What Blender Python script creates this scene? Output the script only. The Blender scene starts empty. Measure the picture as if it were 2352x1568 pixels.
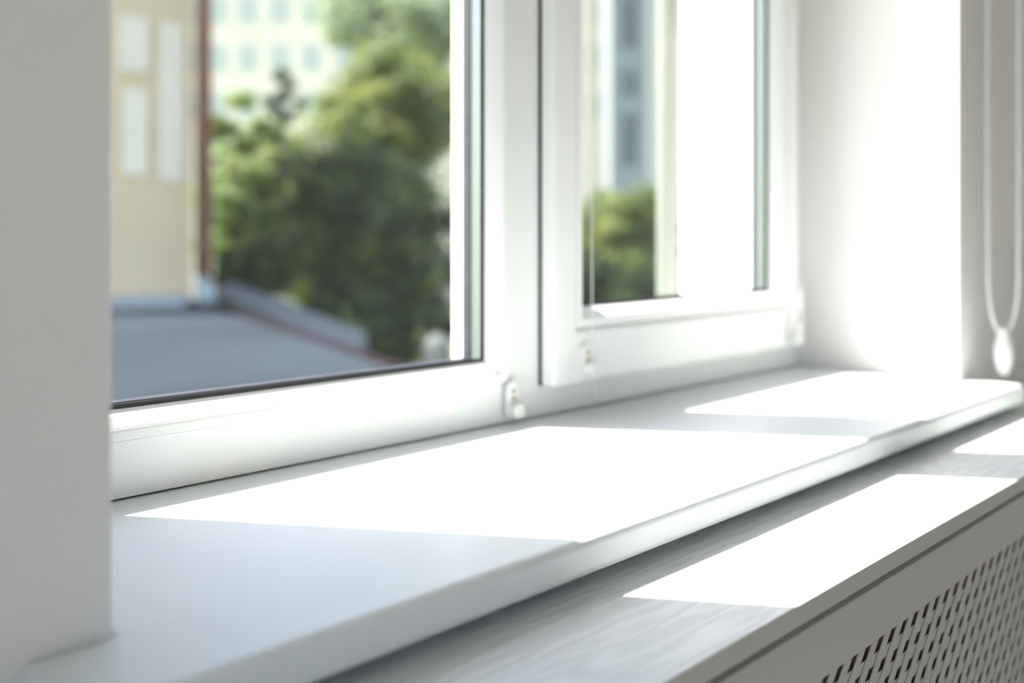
import bpy, bmesh, math, random
from mathutils import Vector, Matrix

# ------------------------------------------------------------------ camera, sky, sun, exposure
S = bpy.context.scene
C = S.collection
U = 0.24            # the eye stands this far above the window sill; measured lengths are multiples of it
ZS = 0.90           # sill top above the floor
F, YAW, V0 = 2200.0, 0.7707, 543.65
EYE = Vector((0, 0, ZS + U))
cam_d = bpy.data.cameras.new('camera')
cam = bpy.data.objects.new('camera', cam_d); C.objects.link(cam)
cam.location = EYE
cam.rotation_euler = (math.pi / 2, 0, YAW - math.pi / 2)
cam_d.sensor_width = 36.0
cam_d.lens = 36.0 * F / 2352
cam_d.shift_y = (V0 - 784) / 2352
cam_d.clip_start = 0.02; cam_d.clip_end = 500
cam_d.dof.use_dof = True
cam_d.dof.focus_distance = 0.86
cam_d.dof.aperture_fstop = 2.2
S.camera = cam

SUN_X, SUN_K = 0.69, 1.48       # the light runs (SUN_X, -1, -SUN_K)
sdir = Vector((SUN_X, -1, -SUN_K)).normalized()
sun_d = bpy.data.lights.new('sun', 'SUN'); sun = bpy.data.objects.new('sun', sun_d); C.objects.link(sun)
sun_d.energy = 19.5; sun_d.angle = math.radians(0.5); sun_d.color = (1.0, 0.985, 0.95)
sun.rotation_euler = sdir.to_track_quat('-Z', 'Y').to_euler()
w = bpy.data.worlds.new('world'); S.world = w; w.use_nodes = True
nt = w.node_tree; bg = nt.nodes['Background']
sky = nt.nodes.new('ShaderNodeTexSky'); sky.sky_type = 'NISHITA'; sky.sun_disc = False
sky.sun_elevation = math.asin(-sdir.z); sky.sun_rotation = math.atan2(-sdir.x, -sdir.y)
sky.air_density = 1.3; sky.dust_density = 1.5; sky.ozone_density = 0.8
nt.links.new(sky.outputs[0], bg.inputs[0]); bg.inputs[1].default_value = 0.72
vs = S.view_settings
vs.view_transform = 'Standard'; vs.look = 'None'; vs.gamma = 1; vs.use_curve_mapping = False
vs.exposure = 0.0

# ------------------------------------------------------------------ helpers
def ray(u, v):
    a = Vector((math.cos(YAW), math.sin(YAW), 0)); r = Vector((math.sin(YAW), -math.cos(YAW), 0))
    return a + r * ((u - 1176) / F) + Vector((0, 0, (V0 - v) / F))
def far(u, v, d):               # a point d metres ahead, seen in the direction (u, v)
    return EYE + ray(u, v) * d
def W(x, y, z):                 # window units -> metres
    return Vector((x * U, y * U, z * U + ZS))

def tag(o, label=None, cat=None, group=None, kind=None):
    if label: o['label'] = label
    if cat: o['category'] = cat
    if group: o['group'] = group
    if kind: o['kind'] = kind
    return o
def empty(name, loc):
    o = bpy.data.objects.new(name, None); C.objects.link(o); o.location = loc; o.empty_display_size = .05
    return o
def finish(name, bm, mat, parent=None, bevel=0, seg=2, smooth=False, origin=None):
    bmesh.ops.recalc_face_normals(bm, faces=bm.faces[:])
    org = Vector(origin) if origin is not None else (parent.matrix_basis.translation.copy() if parent else Vector((0, 0, 0)))
    if parent is not None and parent.parent is not None:
        org = parent.parent.matrix_basis.translation + parent.matrix_basis.translation
    for v in bm.verts: v.co -= org
    me = bpy.data.meshes.new(name); bm.to_mesh(me); bm.free()
    o = bpy.data.objects.new(name, me); C.objects.link(o)
    me.materials.append(mat)
    if parent: o.parent = parent
    else: o.location = org
    if smooth:
        for p in me.polygons: p.use_smooth = True
    if bevel:
        m = o.modifiers.new('bevel', 'BEVEL'); m.width = bevel; m.segments = seg; m.limit_method = 'ANGLE'; m.angle_limit = math.radians(40)
        for p in me.polygons: p.use_smooth = True
        n = o.modifiers.new('wn', 'WEIGHTED_NORMAL'); n.keep_sharp = True
    return o
def box(bm, a, b):
    x0, y0, z0 = a; x1, y1, z1 = b
    v = [bm.verts.new(p) for p in ((x0,y0,z0),(x1,y0,z0),(x1,y1,z0),(x0,y1,z0),(x0,y0,z1),(x1,y0,z1),(x1,y1,z1),(x0,y1,z1))]
    for f in ((0,1,2,3),(4,5,6,7),(0,1,5,4),(1,2,6,5),(2,3,7,6),(3,0,4,7)): bm.faces.new([v[i] for i in f])
def ubox(bm, a, b): box(bm, W(*a), W(*b))
def prism(bm, pts, h):          # polygon (list of Vector) extruded by vector h
    lo = [bm.verts.new(p) for p in pts]; hi = [bm.verts.new(Vector(p) + h) for p in pts]
    bm.faces.new(lo); bm.faces.new(hi)
    for i in range(len(pts)):
        j = (i + 1) % len(pts); bm.faces.new((lo[i], lo[j], hi[j], hi[i]))
def ring(bm, x0, x1, z0, z1, prof):
    """closed profile [(expansion, y)] swept with mitres around the rectangle x0..x1, z0..z1 (window units)"""
    loops = []
    for e, y in prof:
        loops.append([bm.verts.new(W(*p)) for p in ((x0-e,y,z0-e),(x1+e,y,z0-e),(x1+e,y,z1+e),(x0-e,y,z1+e))])
    n = len(prof)
    for i in range(n):
        a, b = loops[i], loops[(i+1) % n]
        for k in range(4):
            bm.faces.new((a[k], a[(k+1)%4], b[(k+1)%4], b[k]))
def tube(bm, pts, r, n=10, cap=True):
    rings = []
    pts = [Vector(p) for p in pts]
    for i, p in enumerate(pts):
        t = (pts[min(i+1, len(pts)-1)] - pts[max(i-1, 0)]).normalized()
        up = Vector((0,0,1)) if abs(t.z) < .95 else Vector((1,0,0))
        s = t.cross(up).normalized(); q = t.cross(s)
        rr = r[i] if isinstance(r, (list, tuple)) else r
        rings.append([bm.verts.new(p + (s*math.cos(2*math.pi*k/n) + q*math.sin(2*math.pi*k/n))*rr) for k in range(n)])
    for a, b in zip(rings, rings[1:]):
        for k in range(n): bm.faces.new((a[k], a[(k+1)%n], b[(k+1)%n], b[k]))
    if cap: bm.faces.new(rings[0]); bm.faces.new(rings[-1])

def mat(name, col, rough=.5, spec=.5, metal=0, noise=None, bump=0, bscale=200, coat=0):
    m = bpy.data.materials.new(name); m.use_nodes = True
    t = m.node_tree; b = t.nodes['Principled BSDF']
    b.inputs['Base Color'].default_value = (*col, 1); b.inputs['Roughness'].default_value = rough
    b.inputs['Metallic'].default_value = metal; b.inputs['Specular IOR Level'].default_value = spec
    if coat: b.inputs['Coat Weight'].default_value = coat; b.inputs['Coat Roughness'].default_value = .15
    tc = t.nodes.new('ShaderNodeTexCoord')
    if noise:
        sc, c2, fac = noise
        n = t.nodes.new('ShaderNodeTexNoise'); n.inputs['Scale'].default_value = sc; n.inputs['Detail'].default_value = 4
        t.links.new(tc.outputs['Object'], n.inputs['Vector'])
        r = t.nodes.new('ShaderNodeValToRGB'); r.color_ramp.elements[0].position = .35; r.color_ramp.elements[1].position = .65
        r.color_ramp.elements[0].color = (*col, 1)
        r.color_ramp.elements[1].color = (*[a*(1-fac)+b2*fac for a, b2 in zip(col, c2)], 1)
        t.links.new(n.outputs[0], r.inputs[0]); t.links.new(r.outputs[0], b.inputs['Base Color'])
    if bump:
        n = t.nodes.new('ShaderNodeTexNoise'); n.inputs['Scale'].default_value = bscale; n.inputs['Detail'].default_value = 3
        t.links.new(tc.outputs['Object'], n.inputs['Vector'])
        bp = t.nodes.new('ShaderNodeBump'); bp.inputs['Strength'].default_value = bump; bp.inputs['Distance'].default_value = .001
        t.links.new(n.outputs[0], bp.inputs['Height']); t.links.new(bp.outputs[0], b.inputs['Normal'])
    return m

M = {}
M['plaster'] = mat('wall_plaster', (.90,.875,.85), .85, .2, noise=(3, (.88,.855,.83), 1), bump=.15, bscale=260)
M['reveal'] = mat('reveal_plaster', (.86,.86,.84), .7, .3, bump=.1, bscale=220)
M['ceiling'] = mat('ceiling_paint', (.85,.85,.84), .9, .2, noise=(2, (.82,.82,.81), 1))
M['facade'] = mat('facade_render', (.86,.86,.82), .85, .2, bump=.4, bscale=60)
M['pvc'] = mat('white_pvc', (.92,.925,.915), .38, .4, noise=(9, (.905,.91,.90), 1))
M['gasket'] = mat('black_rubber', (.012,.013,.014), .5, .4, noise=(30, (.02,.02,.022), 1))
M['gasket_outer'] = mat('grey_rubber', (.030,.030,.038), .55, .3, noise=(30, (.04,.04,.05), 1))
M['sill'] = mat('sill_laminate', (.83,.85,.85), .33, .45, noise=(5, (.80,.825,.83), 1), bump=.06, bscale=420)
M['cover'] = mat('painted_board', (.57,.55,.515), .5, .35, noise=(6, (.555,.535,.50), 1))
M['raw'] = mat('raw_fibreboard', (.26,.19,.12), .85, .2, noise=(40, (.32,.24,.16), 1))
M['clip'] = mat('clip_plastic', (.86,.86,.85), .3, .5, noise=(20, (.84,.84,.83), 1))
M['brass'] = mat('screw_brass', (.42,.28,.08), .4, .5, metal=.7, noise=(60, (.3,.2,.06), 1))
M['cord'] = mat('white_cord', (.84,.87,.88), .6, .3, noise=(400, (.70,.74,.76), 1))
M['weight'] = mat('weight_plastic', (.88,.88,.86), .35, .5, noise=(30, (.86,.86,.84), 1))
M['nylon'] = mat('nylon_line', (.82,.85,.86), .25, .5, noise=(60, (.78,.81,.82), 1))
M['floor'] = None
# wood floor: planks
def plank_mat():
    m = bpy.data.materials.new('oak_floor'); m.use_nodes = True; t = m.node_tree; b = t.nodes['Principled BSDF']
    tc = t.nodes.new('ShaderNodeTexCoord'); br = t.nodes.new('ShaderNodeTexBrick')
    br.inputs['Scale'].default_value = 1; br.inputs['Brick Width'].default_value = 1.2; br.inputs['Row Height'].default_value = .14
    br.inputs['Mortar Size'].default_value = .002
    br.inputs['Color1'].default_value = (.62,.57,.50,1); br.inputs['Color2'].default_value = (.68,.63,.56,1); br.inputs['Mortar'].default_value = (.3,.28,.25,1)
    t.links.new(tc.outputs['Object'], br.inputs['Vector']); t.links.new(br.outputs[0], b.inputs['Base Color'])
    b.inputs['Roughness'].default_value = .4
    return m
M['floor'] = plank_mat()
# white stained ash board: fine long grain, faint pores
def grain_mat():
    m = bpy.data.materials.new('white_ash_board'); m.use_nodes = True; t = m.node_tree; b = t.nodes['Principled BSDF']
    tc = t.nodes.new('ShaderNodeTexCoord'); mp = t.nodes.new('ShaderNodeMapping')
    mp.inputs['Scale'].default_value = (4.5, 34, 34); mp.inputs['Rotation'].default_value = (0, 0, .05)
    nz = t.nodes.new('ShaderNodeTexNoise'); nz.inputs['Scale'].default_value = 1.0; nz.inputs['Detail'].default_value = 2
    wv = t.nodes.new('ShaderNodeMath'); wv.operation = 'MULTIPLY'; wv.inputs[1].default_value = 42
    sn = t.nodes.new('ShaderNodeMath'); sn.operation = 'SINE'
    fine = t.nodes.new('ShaderNodeMapping'); fine.inputs['Scale'].default_value = (60, 900, 60)
    fn = t.nodes.new('ShaderNodeTexNoise'); fn.inputs['Scale'].default_value = 1.0; fn.inputs['Detail'].default_value = 4
    ad = t.nodes.new('ShaderNodeMath'); ad.operation = 'MULTIPLY_ADD'; ad.inputs[1].default_value = 1.3
    rp = t.nodes.new('ShaderNodeValToRGB'); rp.color_ramp.elements[0].position = .0; rp.color_ramp.elements[1].position = 1.0
    rp.color_ramp.elements[0].color = (.68,.70,.70,1); rp.color_ramp.elements[1].color = (.85,.865,.86,1)
    mr = t.nodes.new('ShaderNodeMapRange'); mr.inputs[1].default_value = -1; mr.inputs[2].default_value = 2.2
    t.links.new(tc.outputs['Object'], mp.inputs[0]); t.links.new(mp.outputs[0], nz.inputs['Vector'])
    t.links.new(nz.outputs[0], wv.inputs[0]); t.links.new(wv.outputs[0], sn.inputs[0])
    t.links.new(tc.outputs['Object'], fine.inputs[0]); t.links.new(fine.outputs[0], fn.inputs['Vector'])
    t.links.new(fn.outputs[0], ad.inputs[0]); t.links.new(sn.outputs[0], ad.inputs[2])
    t.links.new(ad.outputs[0], mr.inputs[0]); t.links.new(mr.outputs[0], rp.inputs[0]); t.links.new(rp.outputs[0], b.inputs['Base Color'])
    bp = t.nodes.new('ShaderNodeBump'); bp.inputs['Strength'].default_value = .35; bp.inputs['Distance'].default_value = .0006
    t.links.new(ad.outputs[0], bp.inputs['Height']); t.links.new(bp.outputs[0], b.inputs['Normal'])
    b.inputs['Roughness'].default_value = .42
    return m
M['ash'] = grain_mat()
# aluminium spacer with a row of desiccant holes
def spacer_mat():
    m = bpy.data.materials.new('perforated_spacer'); m.use_nodes = True; t = m.node_tree; b = t.nodes['Principled BSDF']
    tc = t.nodes.new('ShaderNodeTexCoord'); sp = t.nodes.new('ShaderNodeSeparateXYZ'); t.links.new(tc.outputs['Object'], sp.inputs[0])
    ad = t.nodes.new('ShaderNodeMath'); ad.operation = 'ADD'; t.links.new(sp.outputs[0], ad.inputs[0]); t.links.new(sp.outputs[2], ad.inputs[1])
    ml = t.nodes.new('ShaderNodeMath'); ml.operation = 'MULTIPLY'; ml.inputs[1].default_value = 2*math.pi/.0052; t.links.new(ad.outputs[0], ml.inputs[0])
    sn = t.nodes.new('ShaderNodeMath'); sn.operation = 'SINE'; t.links.new(ml.outputs[0], sn.inputs[0])
    gt = t.nodes.new('ShaderNodeMath'); gt.operation = 'GREATER_THAN'; gt.inputs[1].default_value = .35; t.links.new(sn.outputs[0], gt.inputs[0])
    # only in the narrow row near the room side (object y small)
    lt = t.nodes.new('ShaderNodeMath'); lt.operation = 'LESS_THAN'; lt.inputs[1].default_value = SP_Y; t.links.new(sp.outputs[1], lt.inputs[0])
    mu = t.nodes.new('ShaderNodeMath'); mu.operation = 'MULTIPLY'; t.links.new(gt.outputs[0], mu.inputs[0]); t.links.new(lt.outputs[0], mu.inputs[1])
    mx = t.nodes.new('ShaderNodeMixRGB'); mx.inputs[1].default_value = (.17,.20,.195,1); mx.inputs[2].default_value = (.40,.46,.45,1)
    t.links.new(mu.outputs[0], mx.inputs[0]); t.links.new(mx.outputs[0], b.inputs['Base Color'])
    b.inputs['Metallic'].default_value = .35; b.inputs['Roughness'].default_value = .35
    return m
SP_Y = .092 * U
M['spacer'] = spacer_mat()
# window glass: clear sheet, mirror-like only by Fresnel
def glass_mat():
    m = bpy.data.materials.new('window_glass'); m.use_nodes = True; t = m.node_tree
    for n in list(t.nodes):
        if n.type != 'OUTPUT_MATERIAL': t.nodes.remove(n)
    out = [n for n in t.nodes if n.type == 'OUTPUT_MATERIAL'][0]
    tr = t.nodes.new('ShaderNodeBsdfTransparent'); tr.inputs[0].default_value = (.99,.992,.988,1)
    gl = t.nodes.new('ShaderNodeBsdfGlossy'); gl.inputs['Roughness'].default_value = 0.0
    lw = t.nodes.new('ShaderNodeLayerWeight'); lw.inputs[0].default_value = .5
    pw = t.nodes.new('ShaderNodeMath'); pw.operation = 'POWER'; pw.inputs[1].default_value = 5; t.links.new(lw.outputs['Facing'], pw.inputs[0])
    fr = t.nodes.new('ShaderNodeMath'); fr.operation = 'MULTIPLY_ADD'; fr.inputs[1].default_value = .965; fr.inputs[2].default_value = .035
    t.links.new(pw.outputs[0], fr.inputs[0])
    mx = t.nodes.new('ShaderNodeMixShader')
    t.links.new(fr.outputs[0], mx.inputs[0]); t.links.new(tr.outputs[0], mx.inputs[1]); t.links.new(gl.outputs[0], mx.inputs[2])
    t.links.new(mx.outputs[0], out.inputs[0])
    return m
M['glass'] = glass_mat()

# ------------------------------------------------------------------ the room shell
XL, XR = 1.03, 6.92           # reveals of the niche
YW, YF, YE, YO = 2.40, 3.594, 3.90, 4.70   # wall face, frame face, frame back, facade
ZT = 6.1
RX0, RX1, RY0 = -9.0, 11.5, -11.0
FL, CE = -ZS / U, 7.6
bm = bmesh.new()
ubox(bm, (RX0-.5, YW, FL-.5), (XL, YE, CE+.5)); ubox(bm, (RX0-.5, YE, FL-.5), (.42, YO, CE+.5))
ubox(bm, (XR, YW, FL-.5), (RX1+.5, YO, CE+.5))
ubox(bm, (XL, YW, ZT), (XR, YE, CE+.5)); ubox(bm, (.42, YE, ZT), (XR, YO, CE+.5))
ubox(bm, (XL, YW, FL-.5), (XR, YF+.05, -.132)); ubox(bm, (XL, YF+.05, FL-.5), (XR, YE, -.004)); ubox(bm, (.42, YE, FL-.5), (XR, YO, -.25))
wb = finish('wall_back', bm, M['plaster'], bevel=.003); tag(wb, 'white plastered wall around the window niche', kind='structure')
bm = bmesh.new(); ubox(bm, (RX0-.5, RY0-.5, FL-.5), (RX1+.5, YW, FL)); tag(finish('floor', bm, M['floor']), kind='structure')
bm = bmesh.new(); ubox(bm, (RX0-.5, RY0-.5, CE), (RX1+.5, YW, CE+.5)); tag(finish('ceiling', bm, M['ceiling']), kind='structure')
bm = bmesh.new(); ubox(bm, (RX1, RY0-.5, FL), (RX1+.5, YW, CE)); tag(finish('wall_right', bm, M['plaster']), kind='structure')
bm = bmesh.new(); ubox(bm, (RX0, RY0-.5, FL), (RX1, RY0, CE)); tag(finish('wall_front', bm, M['plaster']), kind='structure')
# left wall: an unseen opening, added behind the viewer's left to brighten the room
bm = bmesh.new()
ubox(bm, (RX0-.5, RY0-.5, FL), (RX0, -9.8, CE)); ubox(bm, (RX0-.5, -2.8, FL), (RX0, YW, CE))
ubox(bm, (RX0-.5, -9.8, FL), (RX0, -2.8, 1.4)); ubox(bm, (RX0-.5, -9.8, 6.9), (RX0, -2.8, CE))
tag(finish('wall_left', bm, M['plaster']), kind='structure')

# ------------------------------------------------------------------ window: outer frame with fixed light
win1 = empty('window_1', W(XL, YF, 0)); tag(win1, kind='structure')
ZG1, ZGT = .342, 5.85
GX0, GX1 = 1.150, 3.54          # glass line of the fixed light
SX0, SX1, SZ0 = 3.905, 6.67, .172  # sash outline
bm = bmesh.new(); B = .1185
ubox(bm, (XL, YF, .009), (XR, YE-.09, ZG1-B)); ubox(bm, (XL, YF, ZGT+B), (XR, YE-.09, ZT))
ubox(bm, (GX1+B, YF, ZG1-B), (SX0+.07, YE-.09, ZGT+B)); ubox(bm, (SX1-.07, YF, ZG1-B), (XR, YE-.09, ZGT+B))
ubox(bm, (XL, YF, ZG1-B), (XL+.02, YE-.09, ZGT+B))
ubox(bm, (SX0+.07, YF, ZG1-B-.001), (SX1-.07, YE-.09, ZG1-.02))
wf = finish('window_frame', bm, M['pvc'], win1)
bm = bmesh.new()
ubox(bm, (XL, YE-.095, .0), (XR, YE, ZG1-.035)); ubox(bm, (XL, YE-.095, ZGT), (XR, YE, ZT))
ubox(bm, (GX1, YE-.095, ZG1-.035), (4.04, YE, ZGT)); ubox(bm, (XL, YE-.095, ZG1-.035), (GX0, YE, ZGT)); ubox(bm, (6.62, YE-.095, ZG1-.035), (XR, YE, ZGT))
finish('outer_lip', bm, M['pvc'], win1, bevel=.001)
bm = bmesh.new(); ring(bm, GX0, GX1, ZG1, ZGT, [(0,3.655),(.003,3.642),(.028,3.613),(.062,3.583),(.072,3.575),(.078,3.573),(.110,3.573),(.1135,3.577),(.1135,3.606),(.05,3.655)])
finish('glazing_bead', bm, M['pvc'], win1)
bm = bmesh.new(); ring(bm, GX0, GX1, ZG1, ZGT, [(-.016,3.652),(-.010,3.645),(.02,3.645),(.02,3.660),(-.016,3.660)])
finish('gasket', bm, M['gasket'], win1)
bm = bmesh.new(); ring(bm, GX0, GX1, ZG1, ZGT, [(-.002,3.670),(.06,3.670),(.06,3.738),(-.002,3.738)])
finish('spacer_bar', bm, M['spacer'], win1)
bm = bmesh.new(); ring(bm, GX0, GX1, ZG1, ZGT, [(-.006,3.748),(.06,3.748),(.06,3.806),(-.006,3.806)])
finish('outer_gasket', bm, M['gasket_outer'], win1)
bm = bmesh.new(); ubox(bm, (GX0-.05, 3.660, ZG1-.05), (GX1+.05, 3.668, ZGT+.05)); finish('inner_pane', bm, M['glass'], win1)
bm = bmesh.new(); ubox(bm, (GX0-.05, 3.739, ZG1-.05), (GX1+.05, 3.747, ZGT+.05)); finish('outer_pane', bm, M['glass'], win1)

# ------------------------------------------------------------------ window: opening sash on the right
win2 = empty('window_2', W(SX0, 3.474, SZ0)); tag(win2, kind='structure')
HX0, HX1, ZG2 = 4.225, 6.40, .600
ZGT2, SZ1 = 5.70, 5.98
bm = bmesh.new()
def frame4(bm, x0, x1, z0, z1, hx0, hx1, hz0, hz1, ya, yb):
    def rect(a0, a1, b0, b1, y): return [bm.verts.new(W(*p)) for p in ((a0,y,b0),(a1,y,b0),(a1,y,b1),(a0,y,b1))]
    o1, i1, o2, i2 = rect(x0,x1,z0,z1,ya), rect(hx0,hx1,hz0,hz1,ya), rect(x0,x1,z0,z1,yb), rect(hx0,hx1,hz0,hz1,yb)
    for k in range(4):
        j = (k+1) % 4
        for q in ((o1[k],o1[j],i1[j],i1[k]), (o2[k],o2[j],i2[j],i2[k]), (o1[k],o1[j],o2[j],o2[k]), (i1[k],i1[j],i2[j],i2[k])): bm.faces.new(q)
frame4(bm, SX0, SX1, SZ0, SZ1, HX0-B, HX1+B, ZG2-B, ZGT2+B, 3.474, 3.576)
finish('sash_frame', bm, M['pvc'], win2, bevel=.0065, seg=4)
bm = bmesh.new()
frame4(bm, SX0+.075, SX1-.075, SZ0+.15, SZ1-.1, HX0-.12, HX1, ZG2-.03, ZGT2, 3.717, 3.79)
frame4(bm, SX0+.075, SX1-.075, SZ0+.15, SZ1-.1, HX0-.07, HX1+.07, ZG2-.07, ZGT2+.07, 3.576, 3.717)
finish('sash_back', bm, M['pvc'], win2)
bm = bmesh.new(); ring(bm, HX0, HX1, ZG2, ZGT2, [(0,3.588),(.003,3.572),(.022,3.535),(.050,3.500),(.064,3.487),(.070,3.485),(.110,3.485),(.1135,3.489),(.1135,3.51),(.05,3.588)])
finish('glazing_bead', bm, M['pvc'], win2)
bm = bmesh.new(); ring(bm, HX0, HX1, ZG2, ZGT2, [(-.020,3.585),(-.014,3.578),(.02,3.580),(.02,3.594),(-.020,3.594)])
finish('gasket', bm, M['gasket'], win2)
bm = bmesh.new(); ring(bm, HX0, HX1, ZG2, ZGT2, [(-.002,3.604),(.06,3.604),(.06,3.670),(-.002,3.670)])
finish('spacer_bar', bm, M['spacer'], win2)
bm = bmesh.new(); ring(bm, HX0, HX1, ZG2, ZGT2, [(-.004,3.682),(.06,3.682),(.06,3.715),(-.004,3.715)])
finish('outer_gasket', bm, M['gasket_outer'], win2)
bm = bmesh.new(); ubox(bm, (HX0-.05, 3.594, ZG2-.05), (HX1+.05, 3.604, ZGT2+.05)); finish('inner_pane', bm, M['glass'], win2)
bm = bmesh.new(); ubox(bm, (HX0-.05, 3.670, ZG2-.05), (HX1+.05, 3.682, ZGT2+.05)); finish('outer_pane', bm, M['glass'], win2)
bm = bmesh.new(); frame4(bm, SX0+.006, SX1-.006, SZ0+.006, SZ1-.006, SX0+.08, SX1-.08, SZ0+.16, SZ1-.11, 3.576, 3.594)
finish('sash_seal', bm, M['gasket'], win2)
# lower hinge with its cap at the far corner of the sash
bm = bmesh.new()
hx, hy = 6.73, 3.50
prof = [(.155,.012),(.165,.024),(.19,.031),(.40,.034),(.44,.030),(.446,.030),(.45,.034),(.62,.032),(.665,.026),(.68,.012)]
tube(bm, [W(hx, hy, z) for z, _ in prof], [r*U for _, r in prof], 16)
hg = finish('hinge', bm, M['clip'], win2, smooth=True)
bm = bmesh.new(); ubox(bm, (6.60, 3.462, .20), (6.72, 3.476, .36)); ubox(bm, (6.72, 3.49, .20), (6.80, 3.596, .38)); ubox(bm, (6.60, 3.462, .46), (6.72, 3.476, .60))
o = finish('hinge_plate', bm, M['clip'], win2, bevel=.0012)

# ------------------------------------------------------------------ the window sill
bm = bmesh.new()
pts = [(.80,2.03),(7.09,2.03),(7.09,2.397),(6.917,2.397),(6.917,3.64),(1.033,3.64),(1.033,2.397),(.80,2.397)]
prism(bm, [W(x, y, -.131) for x, y in pts], Vector((0,0,.131*U)))
sill = finish('window_sill', bm, M['sill'], bevel=.0078, seg=5, origin=W(4, 2.8, -.131))
tag(sill, 'thick white laminate window sill with a rounded front edge, striped by sunlight', 'window sill')

# ------------------------------------------------------------------ radiator cover below it
rc = empty('radiator_cover', W(4, 1.9, FL))
tag(rc, 'white wooden radiator cover with slanted lattice front below the window sill', 'radiator cover')
CX0, CX1, YC = -2.6, 10.6, 1.476
bm = bmesh.new(); ubox(bm, (CX0, YC, -.243), (CX1, YW-.003, -.176)); finish('top_board', bm, M['ash'], rc)
bm = bmesh.new(); ubox(bm, (CX0, YC-.005, -.243), (CX1, YC, -.1765)); finish('edge_banding', bm, M['cover'], rc, bevel=.0005)
bm = bmesh.new(); ubox(bm, (CX0+.05, YC+.085, -.30), (CX1-.05, YC+.17, -.243))
finish('cove_moulding', bm, M['cover'], rc)
bm = bmesh.new()
LZ0, LZ1, LX0, LX1 = -3.3, -.49, -2.2, 10.2
YP = YC + .020
ubox(bm, (CX0+.04, YP, -.50+.01), (CX1-.04, YP+.07, -.288))
ubox(bm, (CX0+.04, YP, FL), (LX0, YP+.07, LZ1)); ubox(bm, (LX1, YP, FL), (CX1-.04, YP+.07, LZ1)); ubox(bm, (LX0, YP, FL), (LX1, YP+.07, LZ0))
finish('front_frame', bm, M['cover'], rc, bevel=.0012)
bm = bmesh.new(); ubox(bm, (CX0+.04, YP+.07, FL), (CX0+.11, YW-.003, -.243)); finish('side_panel', bm, M['cover'], rc)
bm = bmesh.new(); ubox(bm, (CX1-.11, YP+.07, FL), (CX1-.04, YW-.003, -.243)); finish('side_panel', bm, M['cover'], rc)
def clip_poly(p, ax, lim, keep_less):
    out = []
    ins = lambda q: (q[ax] <= lim) if keep_less else (q[ax] >= lim)
    for i in range(len(p)):
        a, b = p[i], p[(i+1) % len(p)]
        if ins(a): out.append(a)
        if ins(a) != ins(b):
            t = (lim - a[ax]) / (b[ax] - a[ax]); out.append((a[0]+t*(b[0]-a[0]), a[1]+t*(b[1]-a[1])))
    return out
bm = bmesh.new()
PER, WD = .112, .058
hh = LZ1 - LZ0
x = LX0 - hh*1.05 - .03
while x < LX1:
    p = [(x, LZ0), (x+WD, LZ0), (x+WD+hh, LZ1), (x+hh, LZ1)]
    for ax, lim, kl in ((0, LX0, False), (0, LX1, True)):
        if p: p = clip_poly(p, ax, lim, kl)
    if len(p) > 2: prism(bm, [W(a, YP+.006, b) for a, b in p], Vector((0, .0055*U, 0)))
    x += PER
finish('lattice_slats', bm, M['cover'], rc, bevel=.0004)
bm = bmesh.new(); z = LZ1 - .055
while z > LZ0:
    ubox(bm, (LX0, YP+.012, z-.042), (LX1, YP+.017, z)); z -= .080
finish('lattice_backing', bm, M['cover'], rc, bevel=.0004)
bm = bmesh.new(); ubox(bm, (LX0+.005, YP+.032, LZ0+.01), (LX1-.005, YP+.045, LZ1-.005)); finish('backing_board', bm, M['raw'], rc)

# ------------------------------------------------------------------ clips that hold the blind's guide lines
def clip(x, y, z0, z1, label, s=1.0):
    r = empty('cord_clip', W(x, y, z0)); tag(r, label, 'blind clip', 'guide line clips at the window corners')
    bm = bmesh.new()
    n = 10; pts = []
    wdt = .042*s; zt, zb = z1 - wdt, z0 + wdt
    for k in range(n+1): a = math.pi*k/n; pts.append((x + wdt*math.cos(a), zt + wdt*math.sin(a)))
    for k in range(n+1): a = math.pi + math.pi*k/n; pts.append((x + wdt*math.cos(a), zb + wdt*math.sin(a)))
    prism(bm, [W(a, y-.002, b) for a, b in pts], Vector((0, -.022*U, 0)))
    finish('bracket', bm, M['clip'], r, bevel=.0008)
    for dz in (.058, .096):
        bm = bmesh.new(); tube(bm, [W(x+.004, y-.0235, z1-dz), W(x+.004, y-.027, z1-dz)], .0105*U, 12); sc = finish('screw', bm, M['brass'], r); sc['label'] = 'small brass screw head'
    bm = bmesh.new(); tube(bm, [W(x, y-.024, zb+.006), W(x, y-.075, zb+.006), W(x, y-.080, zb+.006)], [.040*U*s, .040*U*s, .034*U*s], 24)
    k = finish('knob', bm, M['clip'], r, bevel=.0006)
    bm = bmesh.new(); ubox(bm, (x-.030, y-.0795, zb+.004), (x+.030, y-.083, zb+.009)); finish('slot', bm, M['clip'], k)
    return r
clip(3.665, 3.574, .028, .235, 'small white blind clip on the left pane, at the foot of the mullion')
clip(4.165, 3.474, .215, .405, 'small white blind clip on the left corner of the opening sash')
clip(6.52, 3.474, .20, .42, 'small white blind clip on the far corner of the opening sash, beside the hinge')
bm = bmesh.new()
gx = 4.178; gy = 3.430
tube(bm, [W(gx+.01, gy, 6.05), W(gx+.005, gy, 3), W(gx, gy, 1), W(gx, gy, .29)], .0030*U, 8)
tube(bm, [W(gx, gy, .29), W(gx+.004, gy-.01, .2), W(gx+.02, gy-.02, .12), W(gx+.045, gy-.02, .05)], .0025*U, 8)
gl = finish('guide_line', bm, M['nylon'], origin=W(gx, gy, .05), smooth=True)
tag(gl, 'thin clear nylon guide line hanging down the left edge of the opening sash', 'guide line')

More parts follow.
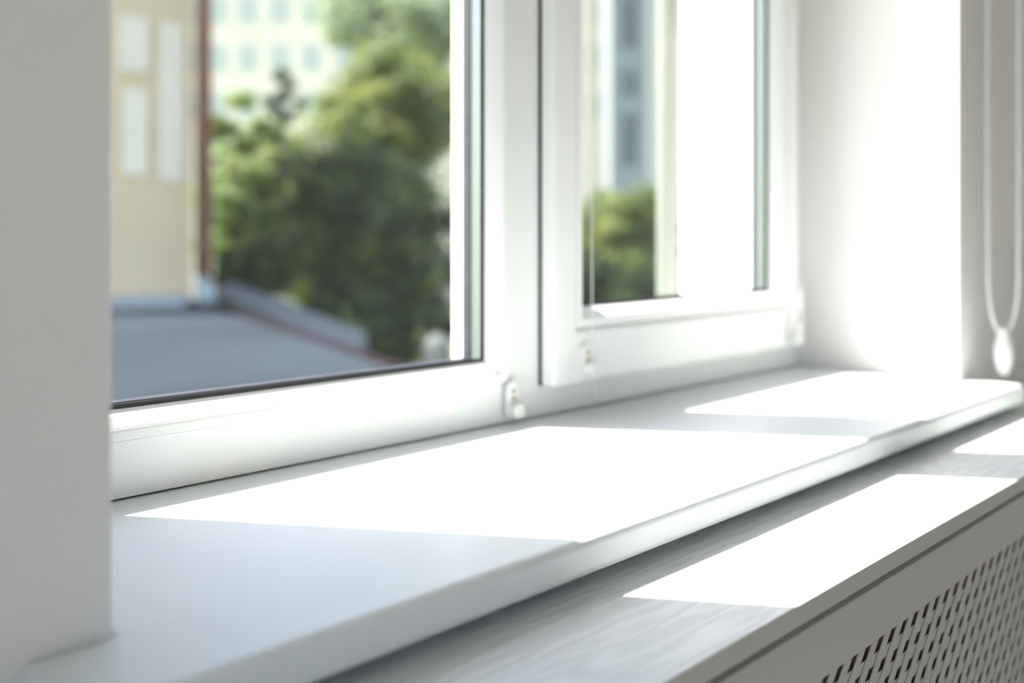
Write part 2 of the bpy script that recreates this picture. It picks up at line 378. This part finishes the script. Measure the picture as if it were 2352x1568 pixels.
bm = bmesh.new(); tube(bm, [W(7.0, 4.9, FL), W(7.0, 4.9, CE)], .090*U, 14)  # tube added to make the pale band beside the outer reveal
cp = finish('pale_strip', bm, mat('grey_green_strip', (.215,.225,.195), .8, .15, noise=(5, (.20,.21,.18), 1)), origin=W(7.0, 4.9, FL), smooth=True)
tag(cp, 'added pale grey-green strip outside, at the edge of the outer window reveal', 'pale strip')

# ------------------------------------------------------------------ blind chain on the right
ch = empty('blind_cord', W(7.2, 2.2, .04)); tag(ch, 'white looped blind pull cord with oval weight beside the right end of the sill', 'blind cord')
bm = bmesh.new(); rr = Vector((math.sin(YAW), -math.cos(YAW), 0)); cc = W(7.195, 2.2, 0)
def cpt(s, z): return cc + rr*(s*U) + Vector((0, 0, z*U))
def bead_cord(bm, path, r):      # twisted cord: radius ripples along its length
    P = []; R = []
    for a, b in zip(path, path[1:]):
        L = (b-a).length; n = max(2, int(L/.0011))
        for k in range(n): P.append(a.lerp(b, k/n)); R.append(r*(1 + .14*math.sin((len(P))*1.57)))
    P.append(path[-1]); R.append(r); tube(bm, P, R, 8)
top = 6.6
for sg, s0 in ((-1, -.108), (1, .108)):
    path = [cpt(s0, top), cpt(s0, 1.6), cpt(s0*.99, .75), cpt(s0*.93, .60), cpt(s0*.82, .49), cpt(s0*.62, .41), cpt(s0*.40, .355), cpt(s0*.12, .335)]
    # smooth the hand-set points
    sm = [path[0], path[1]]
    for i in range(2, len(path)-1):
        a, b, c = path[i-1], path[i], path[i+1]
        sm += [(a*.25+b*.75), (b*.75+c*.25)]
    sm.append(path[-1]); bead_cord(bm, sm, .0125*U)
finish('cord_loop', bm, M['cord'], ch, smooth=True)
bm = bmesh.new()
prof = [(.37,.018),(.362,.032),(.33,.038),(.29,.042),(.25,.057),(.20,.064),(.15,.062),(.10,.052),(.06,.040),(.035,.030),(.028,.016)]
tube(bm, [cpt(0, z) for z, _ in prof], [r*U for _, r in prof], 20)
finish('cord_weight', bm, M['weight'], ch, smooth=True)
bm = bmesh.new(); ubox(bm, (7.05, 2.10, 6.55), (7.34, 2.398, 6.8)); finish('cord_bracket', bm, M['clip'], ch, bevel=.003)

# ------------------------------------------------------------------ outside: ground, neighbours, trees
GZ = EYE.z - 4.6
M['lawn'] = mat('lawn', (.08,.13,.04), .9, .2, noise=(1.5, (.16,.17,.08), 1))
M['tan'] = mat('tan_render', (.60,.45,.28), .9, .15, noise=(.8, (.54,.42,.28), 1), bump=.4, bscale=30)
M['panel'] = mat('pale_panel_tone', (.70,.61,.48), .85, .15, noise=(1.2, (.64,.56,.45), 1))
M['pipe'] = mat('brown_pipe', (.20,.09,.06), .5, .4, noise=(3, (.22,.11,.08), 1))
M['zinc'] = mat('zinc_flashing', (.27,.29,.29), .7, .2, noise=(3, (.24,.26,.27), 1))
M['redtrim'] = mat('red_brown_trim', (.018,.009,.012), .9, .05, noise=(5, (.022,.012,.014), 1))
M['cream'] = mat('cream_facade', (.84,.71,.57), .9, .1, noise=(.4, (.80,.69,.56), 1))
M['white_facade'] = mat('white_facade', (.80,.71,.62), .9, .1, noise=(.4, (.70,.69,.65), 1))
M['shaded_side'] = mat('shaded_facade', (.27,.28,.28), .8, .2, noise=(.4, (.24,.255,.26), 1))  # shade of the tower's side wall put into its grey
M['paneblue'] = mat('distant_glass', (.54,.54,.48), .6, .2, noise=(.5, (.50,.51,.47), 1))
M['panedark'] = mat('distant_dark_glass', (.14,.155,.17), .5, .2, noise=(.5, (.11,.125,.14), 1))
M['bark'] = mat('bark', (.10,.07,.05), .9, .2, noise=(12, (.16,.12,.08), 1), bump=.6, bscale=30)
M['stone'] = mat('pale_stone', (.24,.23,.19), .8, .2, noise=(6, (.20,.19,.16), 1))
M['fence'] = mat('weathered_planks', (.15,.145,.135), .85, .2, noise=(6, (.13,.125,.115), 1))
def seam_mat():
    m = bpy.data.materials.new('blue_grey_sheet_roof'); m.use_nodes = True; t = m.node_tree; b = t.nodes['Principled BSDF']
    tc = t.nodes.new('ShaderNodeTexCoord'); n = t.nodes.new('ShaderNodeTexNoise'); n.inputs['Scale'].default_value = .7; n.inputs['Detail'].default_value = 3
    t.links.new(tc.outputs['Object'], n.inputs['Vector'])
    r = t.nodes.new('ShaderNodeValToRGB'); r.color_ramp.elements[0].color = (.022,.028,.033,1); r.color_ramp.elements[1].color = (.030,.039,.047,1)
    r.color_ramp.elements[0].position = .35; r.color_ramp.elements[1].position = .65
    t.links.new(n.outputs[0], r.inputs[0]); t.links.new(r.outputs[0], b.inputs['Base Color'])
    b.inputs['Roughness'].default_value = .9; b.inputs['Specular IOR Level'].default_value = .1
    return m
M['roof'] = seam_mat()

bm = bmesh.new(); box(bm, (-60, 1.5, GZ-.3), (120, 140, GZ)); tag(finish('ground', bm, M['lawn']), kind='structure')

def quad_block(bm, A, Bp, depth, z0, z1):    # upright block whose front runs A..B (xy), going back by depth along the view
    a = Vector((A.x, A.y, z0)); b = Vector((Bp.x, Bp.y, z0)); n = (b-a).normalized(); back = Vector((-n.y, n.x, 0))
    if back.dot(ray(1176, V0)) < 0: back = -back
    prism(bm, [a, b, b+back*depth, a+back*depth], Vector((0, 0, z1-z0)))
    return n, back
def face_panel(bm, A, Bp, z0, z1, out=.03, thick=.04):
    a = Vector((A.x, A.y, z0)); b = Vector((Bp.x, Bp.y, z0)); n = (b-a).normalized(); back = Vector((-n.y, n.x, 0))
    if back.dot(ray(1176, V0)) < 0: back = -back
    a -= back*out; b -= back*out
    prism(bm, [a, b, b+back*thick, a+back*thick], Vector((0, 0, z1-z0)))

# neighbouring tan house
D1 = 12.0
HA, HB = far(-500, V0, 10.6), far(441, V0, 12.0)
def hw(u):                      # point of the house front seen at u
    q = ray(u, V0); n = Vector((-(HB-HA).y, (HB-HA).x, 0)); return EYE + q*((HA-EYE).dot(n)/q.dot(n))
def zat(v, d): return EYE.z + (V0 - v)/F*d
nb = empty('neighbour_house', Vector((far(300,V0,D1).x, far(300,V0,D1).y, GZ)))
tag(nb, 'tan rendered house wall rising behind the grey metal roof', 'house')
bm = bmesh.new(); quad_block(bm, HA, HB, 5, GZ, zat(-900, D1)); finish('wall', bm, M['tan'], nb)
for u0, u1, v0_, v1_ in ((272,342,50,172),(282,340,212,405),(366,424,58,418)):
    bm = bmesh.new(); face_panel(bm, hw(u0), hw(u1), zat(v1_, D1), zat(v0_, D1)); finish('pale_panel', bm, M['panel'], nb)  # paler upright panels on the house front
bm = bmesh.new(); RT = EYE.z - .80
fw = ray(441, V0)
sec = lambda p: [Vector((p.x, p.y, RT+.075))-fw*.02, Vector((p.x, p.y, RT+.002))-fw*.02, Vector((p.x, p.y, RT+.002))-fw*1.05]
prism(bm, sec(hw(-480)), hw(430)-hw(-480))
fl = finish('roof_flashing', bm, M['zinc'], nb); fl['label'] = 'pale zinc flashing strip'
# drainpipe
dp = far(467, V0, 11.7)
r_ = empty('drainpipe', Vector((dp.x, dp.y, zat(690, 11.7)))); tag(r_, 'brown drainpipe running down the corner of the tan house', 'drainpipe')
bm = bmesh.new(); tube(bm, [Vector((dp.x, dp.y, zat(-900, 11.7))), Vector((dp.x, dp.y, zat(632, 11.7)))], .10, 16); finish('pipe', bm, M['pipe'], r_, smooth=True)
for v in (-150, 260, 560):
    bm = bmesh.new(); tube(bm, [Vector((dp.x, dp.y, zat(v+5, 11.7))), Vector((dp.x, dp.y, zat(v-5, 11.7)))], .115, 16); finish('pipe_bracket', bm, M['pipe'], r_)
bm = bmesh.new(); q = far(467, V0, 11.4)
tube(bm, [Vector((dp.x, dp.y, zat(628, 11.7))), Vector((dp.x, dp.y, zat(655, 11.7))), Vector((q.x, q.y, zat(672, 11.4))), Vector((far(480,V0,11.1).x, far(480,V0,11.1).y, zat(690, 11.1)))], .10, 16)
o = finish('pipe_elbow', bm, M['zinc'], r_, smooth=True); o['label'] = 'pale grey metal elbow'

# low building with the blue-grey roof
RZ = EYE.z - .80
def onroof(u, v, z=RZ):
    q = ray(u, v); t = (z - EYE.z)/q.z; return EYE + q*t
lo = empty('low_outbuilding', Vector((2.5, 5.5, GZ))); tag(lo, 'low building with a flat blue-grey metal roof edged in red, below the window', 'outbuilding')
def onr(u, d): p = far(u, V0, d); return Vector((p.x, p.y, RZ))
poly = [onr(-500, 10.45), onr(441, 11.85), onroof(478, 700), onroof(640, 752), onroof(900, 840), onroof(1120, 900), onroof(1150, 1120), onroof(-500, 1120)]
ins = [p.lerp(Vector((1.5, 6, RZ)), .02) for p in poly]
bm = bmesh.new(); prism(bm, [Vector((p.x, p.y, GZ)) for p in ins], Vector((0, 0, RZ-GZ-.08))); finish('wall', bm, M['tan'], lo)
bm = bmesh.new(); prism(bm, [p - Vector((0,0,.08)) for p in poly], Vector((0, 0, .08)))
# standing seams
for k in range(9):
    a = onr(-400 + k*100, D1-.3); b = a + (ray(1176, V0)*-7.4)
rf = finish('roof', bm, M['roof'], lo)
bm = bmesh.new()
for a, b in zip(poly[1:6], poly[2:6]):
    d = (b-a).normalized(); s = Vector((-d.y, d.x, 0))*.035
    prism(bm, [a-s-Vector((0,0,.10)), b-s-Vector((0,0,.10)), b+s-Vector((0,0,.10)), a+s-Vector((0,0,.10))], Vector((0,0,.125)))
o = finish('roof_edge', bm, M['redtrim'], lo); o['label'] = 'dull red edge trim'
# weathered grey shed roof strip between roof and tree
bm = bmesh.new()
P1, P2 = far(485, V0, 13), far(815, V0, 10.0)
shz0, shz1 = zat(760, 10.8), zat(672, 13)
a = Vector((P1.x, P1.y, GZ)); b = Vector((P2.x, P2.y, GZ)); bk = ray(1176, V0)*.9
lowv = zat(735, 10.5)
vs_ = [a, b, b+bk, a+bk]; zt_ = [zat(668,13), zat(806,10.0), zat(806,10.0)+.1, zat(668,13)+.1]
lo_ = [bm.verts.new(p) for p in vs_]; hi_ = [bm.verts.new((p.x, p.y, z)) for p, z in zip(vs_, zt_)]
bm.faces.new(lo_); bm.faces.new(hi_)
for i in range(4): bm.faces.new((lo_[i], lo_[(i+1)%4], hi_[(i+1)%4], hi_[i]))
o = finish('garden_shed', bm, M['fence'], origin=a); tag(o, 'weathered grey shed top showing between the metal roof and the trees', 'shed')
# pale gate pillar under the tree
gp = far(1003, V0, 9.5)
r_ = empty('gate_pillar', Vector((gp.x, gp.y, GZ))); tag(r_, 'pale stone pillar top low under the dark tree', 'pillar')
bm = bmesh.new(); box(bm, (gp.x-.11, gp.y-.11, GZ), (gp.x+.11, gp.y+.11, zat(800, 9.5))); finish('shaft', bm, M['stone'], r_, bevel=.01)
bm = bmesh.new(); bmesh.ops.create_uvsphere(bm, u_segments=16, v_segments=10, radius=.14, matrix=Matrix.Translation((gp.x, gp.y, zat(798, 9.5)))); finish('ball_cap', bm, M['stone'], r_, smooth=True)

# apartment blocks far behind
def block(name, label, u0, u1, d0, d1, depth, wall, win, cols, rows, zroof, grp=None, wsz=(1.0, 1.5), u_off=None, v_first=20, v_step=110):
    A, Bq = far(u0, V0, d0), far(u1, V0, d1)
    r = empty(name, Vector((A.x, A.y, GZ))); tag(r, label, 'building', grp)
    bm = bmesh.new(); quad_block(bm, A, Bq, depth, GZ, zroof); finish('wall', bm, wall, r)
    for (u) in cols:
        t = (u-u0)/(u1-u0); d = d0+(d1-d0)*t
        for v in rows:
            c = A.lerp(Bq, t); n = (Bq-A).normalized()
            bm = bmesh.new(); z = zat(v, d)
            face_panel(bm, c-n*wsz[0]/2, c+n*wsz[0]/2, z-wsz[1]/2, z+wsz[1]/2, out=.05, thick=.08)
            wn = finish('window', bm, win, r)
    return r
block('apartment_block', 'cream apartment block with rows of small windows, behind the trees', 300, 1402, 70, 70, 12, M['cream'], M['paneblue'],
      [355, 427, 500, 568, 642, 715, 790, 865, 940, 1015, 1090, 1165, 1240, 1315, 1385], [-200, -90, 22, 132, 242], zat(-420, 70), wsz=(1.25, 1.9))
block('tower_block', 'shaded grey tower side face with dark stacked windows, in the right-hand window', 1402, 1484, 62, 62, 6, M['shaded_side'], M['panedark'],
      [1446], [-300, -190, -90, 20, 80, 190, 290, 350], zat(-500, 62), wsz=(1.0, 1.7))
block('pale_block', 'white apartment block face right of the grey tower, beyond the sash', 1480, 2100, 72, 72, 10, M['white_facade'], M['paneblue'],
      [1640, 1760, 1880], [-200, -90, 22, 132, 242], zat(-500, 72), wsz=(1.0, 1.6))

# foliage
def leaf_mat(name, c1, c2, c3, sc=1.3):
    m = bpy.data.materials.new(name); m.use_nodes = True; t = m.node_tree
    for n in list(t.nodes):
        if n.type != 'OUTPUT_MATERIAL': t.nodes.remove(n)
    out = [n for n in t.nodes if n.type == 'OUTPUT_MATERIAL'][0]
    tc = t.nodes.new('ShaderNodeTexCoord'); n = t.nodes.new('ShaderNodeTexNoise'); n.inputs['Scale'].default_value = sc; n.inputs['Detail'].default_value = 3
    t.links.new(tc.outputs['Object'], n.inputs['Vector'])
    r = t.nodes.new('ShaderNodeValToRGB'); e = r.color_ramp.elements
    e[0].position = .36; e[0].color = (*c1, 1); e[1].position = .66; e[1].color = (*c3, 1); k = e.new(.5); k.color = (*c2, 1)
    t.links.new(n.outputs[0], r.inputs[0])
    df = t.nodes.new('ShaderNodeBsdfPrincipled'); df.inputs['Roughness'].default_value = .5; t.links.new(r.outputs[0], df.inputs['Base Color'])
    tl = t.nodes.new('ShaderNodeBsdfTranslucent'); t.links.new(r.outputs[0], tl.inputs[0])
    mx = t.nodes.new('ShaderNodeMixShader'); mx.inputs[0].default_value = .5
    t.links.new(df.outputs[0], mx.inputs[1]); t.links.new(tl.outputs[0], mx.inputs[2]); t.links.new(mx.outputs[0], out.inputs[0])
    return m
M['leaf_dark'] = leaf_mat('dark_leaves', (.018,.034,.010), (.055,.085,.020), (.27,.32,.08), 2.2)  # highlights put into the lightest leaf tone
M['leaf_mid'] = leaf_mat('mid_leaves', (.08,.12,.03), (.19,.24,.06), (.33,.35,.09), 1.6)
M['leaf_light'] = leaf_mat('light_leaves', (.20,.30,.10), (.28,.36,.12), (.36,.42,.16), .8)
M['leaf_hazy'] = leaf_mat('hazy_leaves', (.22,.28,.16), (.28,.34,.20), (.34,.40,.22), .5)  # distant haze put into the leaf colour

def tree(name, label, u, v, d, rx, ry, n, leaf, m, seed, blobs=22, group='trees outside the window', trunk=.12):
    rnd = random.Random(seed)
    c = far(u, v, d); base = Vector((c.x, c.y, GZ))
    r = empty(name, base); tag(r, label, 'tree', group)
    bl = []
    for _ in range(blobs):
        while True:
            q = Vector((rnd.uniform(-1,1), rnd.uniform(-1,1), rnd.uniform(-1,1)))
            if q.length <= 1: break
        q *= .82
        bl.append((c + Vector((q.x*rx, q.y*rx, q.z*ry)), rnd.uniform(.10,.30)*min(rx, ry)))
    verts = []; faces = []
    for i in range(n):
        bc, br = bl[rnd.randrange(len(bl))]
        q = Vector((rnd.gauss(0,1), rnd.gauss(0,1), rnd.gauss(0,1))).normalized()
        p = bc + Vector((q.x*1.25, q.y*1.25, q.z*.8))*br*(rnd.random()**.5*1.25)
        if p.z < GZ + .1: continue
        nn = (q + Vector((rnd.gauss(0,.5), rnd.gauss(0,.5), rnd.gauss(0,.5)+.3))).normalized()
        t = nn.cross(Vector((rnd.gauss(0,1), rnd.gauss(0,1), rnd.gauss(0,1)))).normalized(); s = nn.cross(t)
        L = leaf*rnd.uniform(.7, 1.3); k = len(verts)
        verts += [p - t*L*.5, p + s*L*.28 + nn*L*.06, p + t*L*.5, p - s*L*.28 + nn*L*.06]
        faces.append((k, k+1, k+2, k+3))
    me = bpy.data.meshes.new('foliage'); me.from_pydata([v_ - base for v_ in verts], [], faces); me.materials.append(m)
    o = bpy.data.objects.new('foliage', me); C.objects.link(o); o.parent = r
    bm = bmesh.new(); top = c + Vector((0, 0, ry*.3))
    tube(bm, [base, base.lerp(top, .4) + Vector((.06,.04,0)), base.lerp(top, .7) + Vector((-.05,.05,0)), top], [trunk, trunk*.8, trunk*.6, trunk*.3], 10)
    for bc, br in bl[:10]:
        st = base.lerp(top, rnd.uniform(.4, .8)); tube(bm, [st, st.lerp(bc, .5) + Vector((0,0,.05)), bc], [trunk*.35, trunk*.22, trunk*.1], 6)
    finish('trunk', bm, M['bark'], r, smooth=True)
    return r
tree('leafy_tree', 'dense dark green tree filling the left pane beside the mullion', 850, 560, 15, 1.75, 1.9, 26000, .11, M['leaf_dark'], 1, 110, trunk=.16)
tree('leafy_tree', 'yellow-green crown rising above the dark tree in the left pane', 890, 260, 18, 1.75, 1.4, 16000, .12, M['leaf_mid'], 2, 70)
tree('leafy_tree', 'light green shrub tree beside the brown drainpipe', 555, 420, 18, 1.05, 2.2, 18000, .12, M['leaf_light'], 3, 60)
tree('leafy_tree', 'pale hazy tree at the top of the left pane', 930, 40, 30, 2.9, 2.4, 14000, .2, M['leaf_hazy'], 4, 70)
tree('leafy_tree', 'green tree seen through the opening sash', 1420, 560, 17, 1.15, 1.35, 12000, .12, M['leaf_mid'], 5, 60)
tree('leafy_tree', 'dark low tree at the foot of the opening sash', 1400, 700, 14, 1.2, .9, 12000, .11, M['leaf_dark'], 6, 60)
tree('leafy_tree', 'dark undergrowth tree right above the red roof edge', 860, 745, 14.6, 1.75, .75, 14000, .1, M['leaf_dark'], 7, 70)
tree('leafy_tree', 'slim young tree poking up against the cream apartment block', 650, 215, 16, .42, .6, 1300, .1, M['leaf_hazy'], 8, 16, trunk=.025)
tree('leafy_tree', 'dark green bush at the foot of the brown drainpipe', 592, 620, 14.5, .7, .55, 5000, .1, M['leaf_dark'], 9, 34, trunk=.06)
tree('leafy_tree', 'broad mid-green tree mass behind the dark tree, spreading across the left pane', 740, 490, 24, 3.1, 2.6, 26000, .15, M['leaf_mid'], 10, 100)
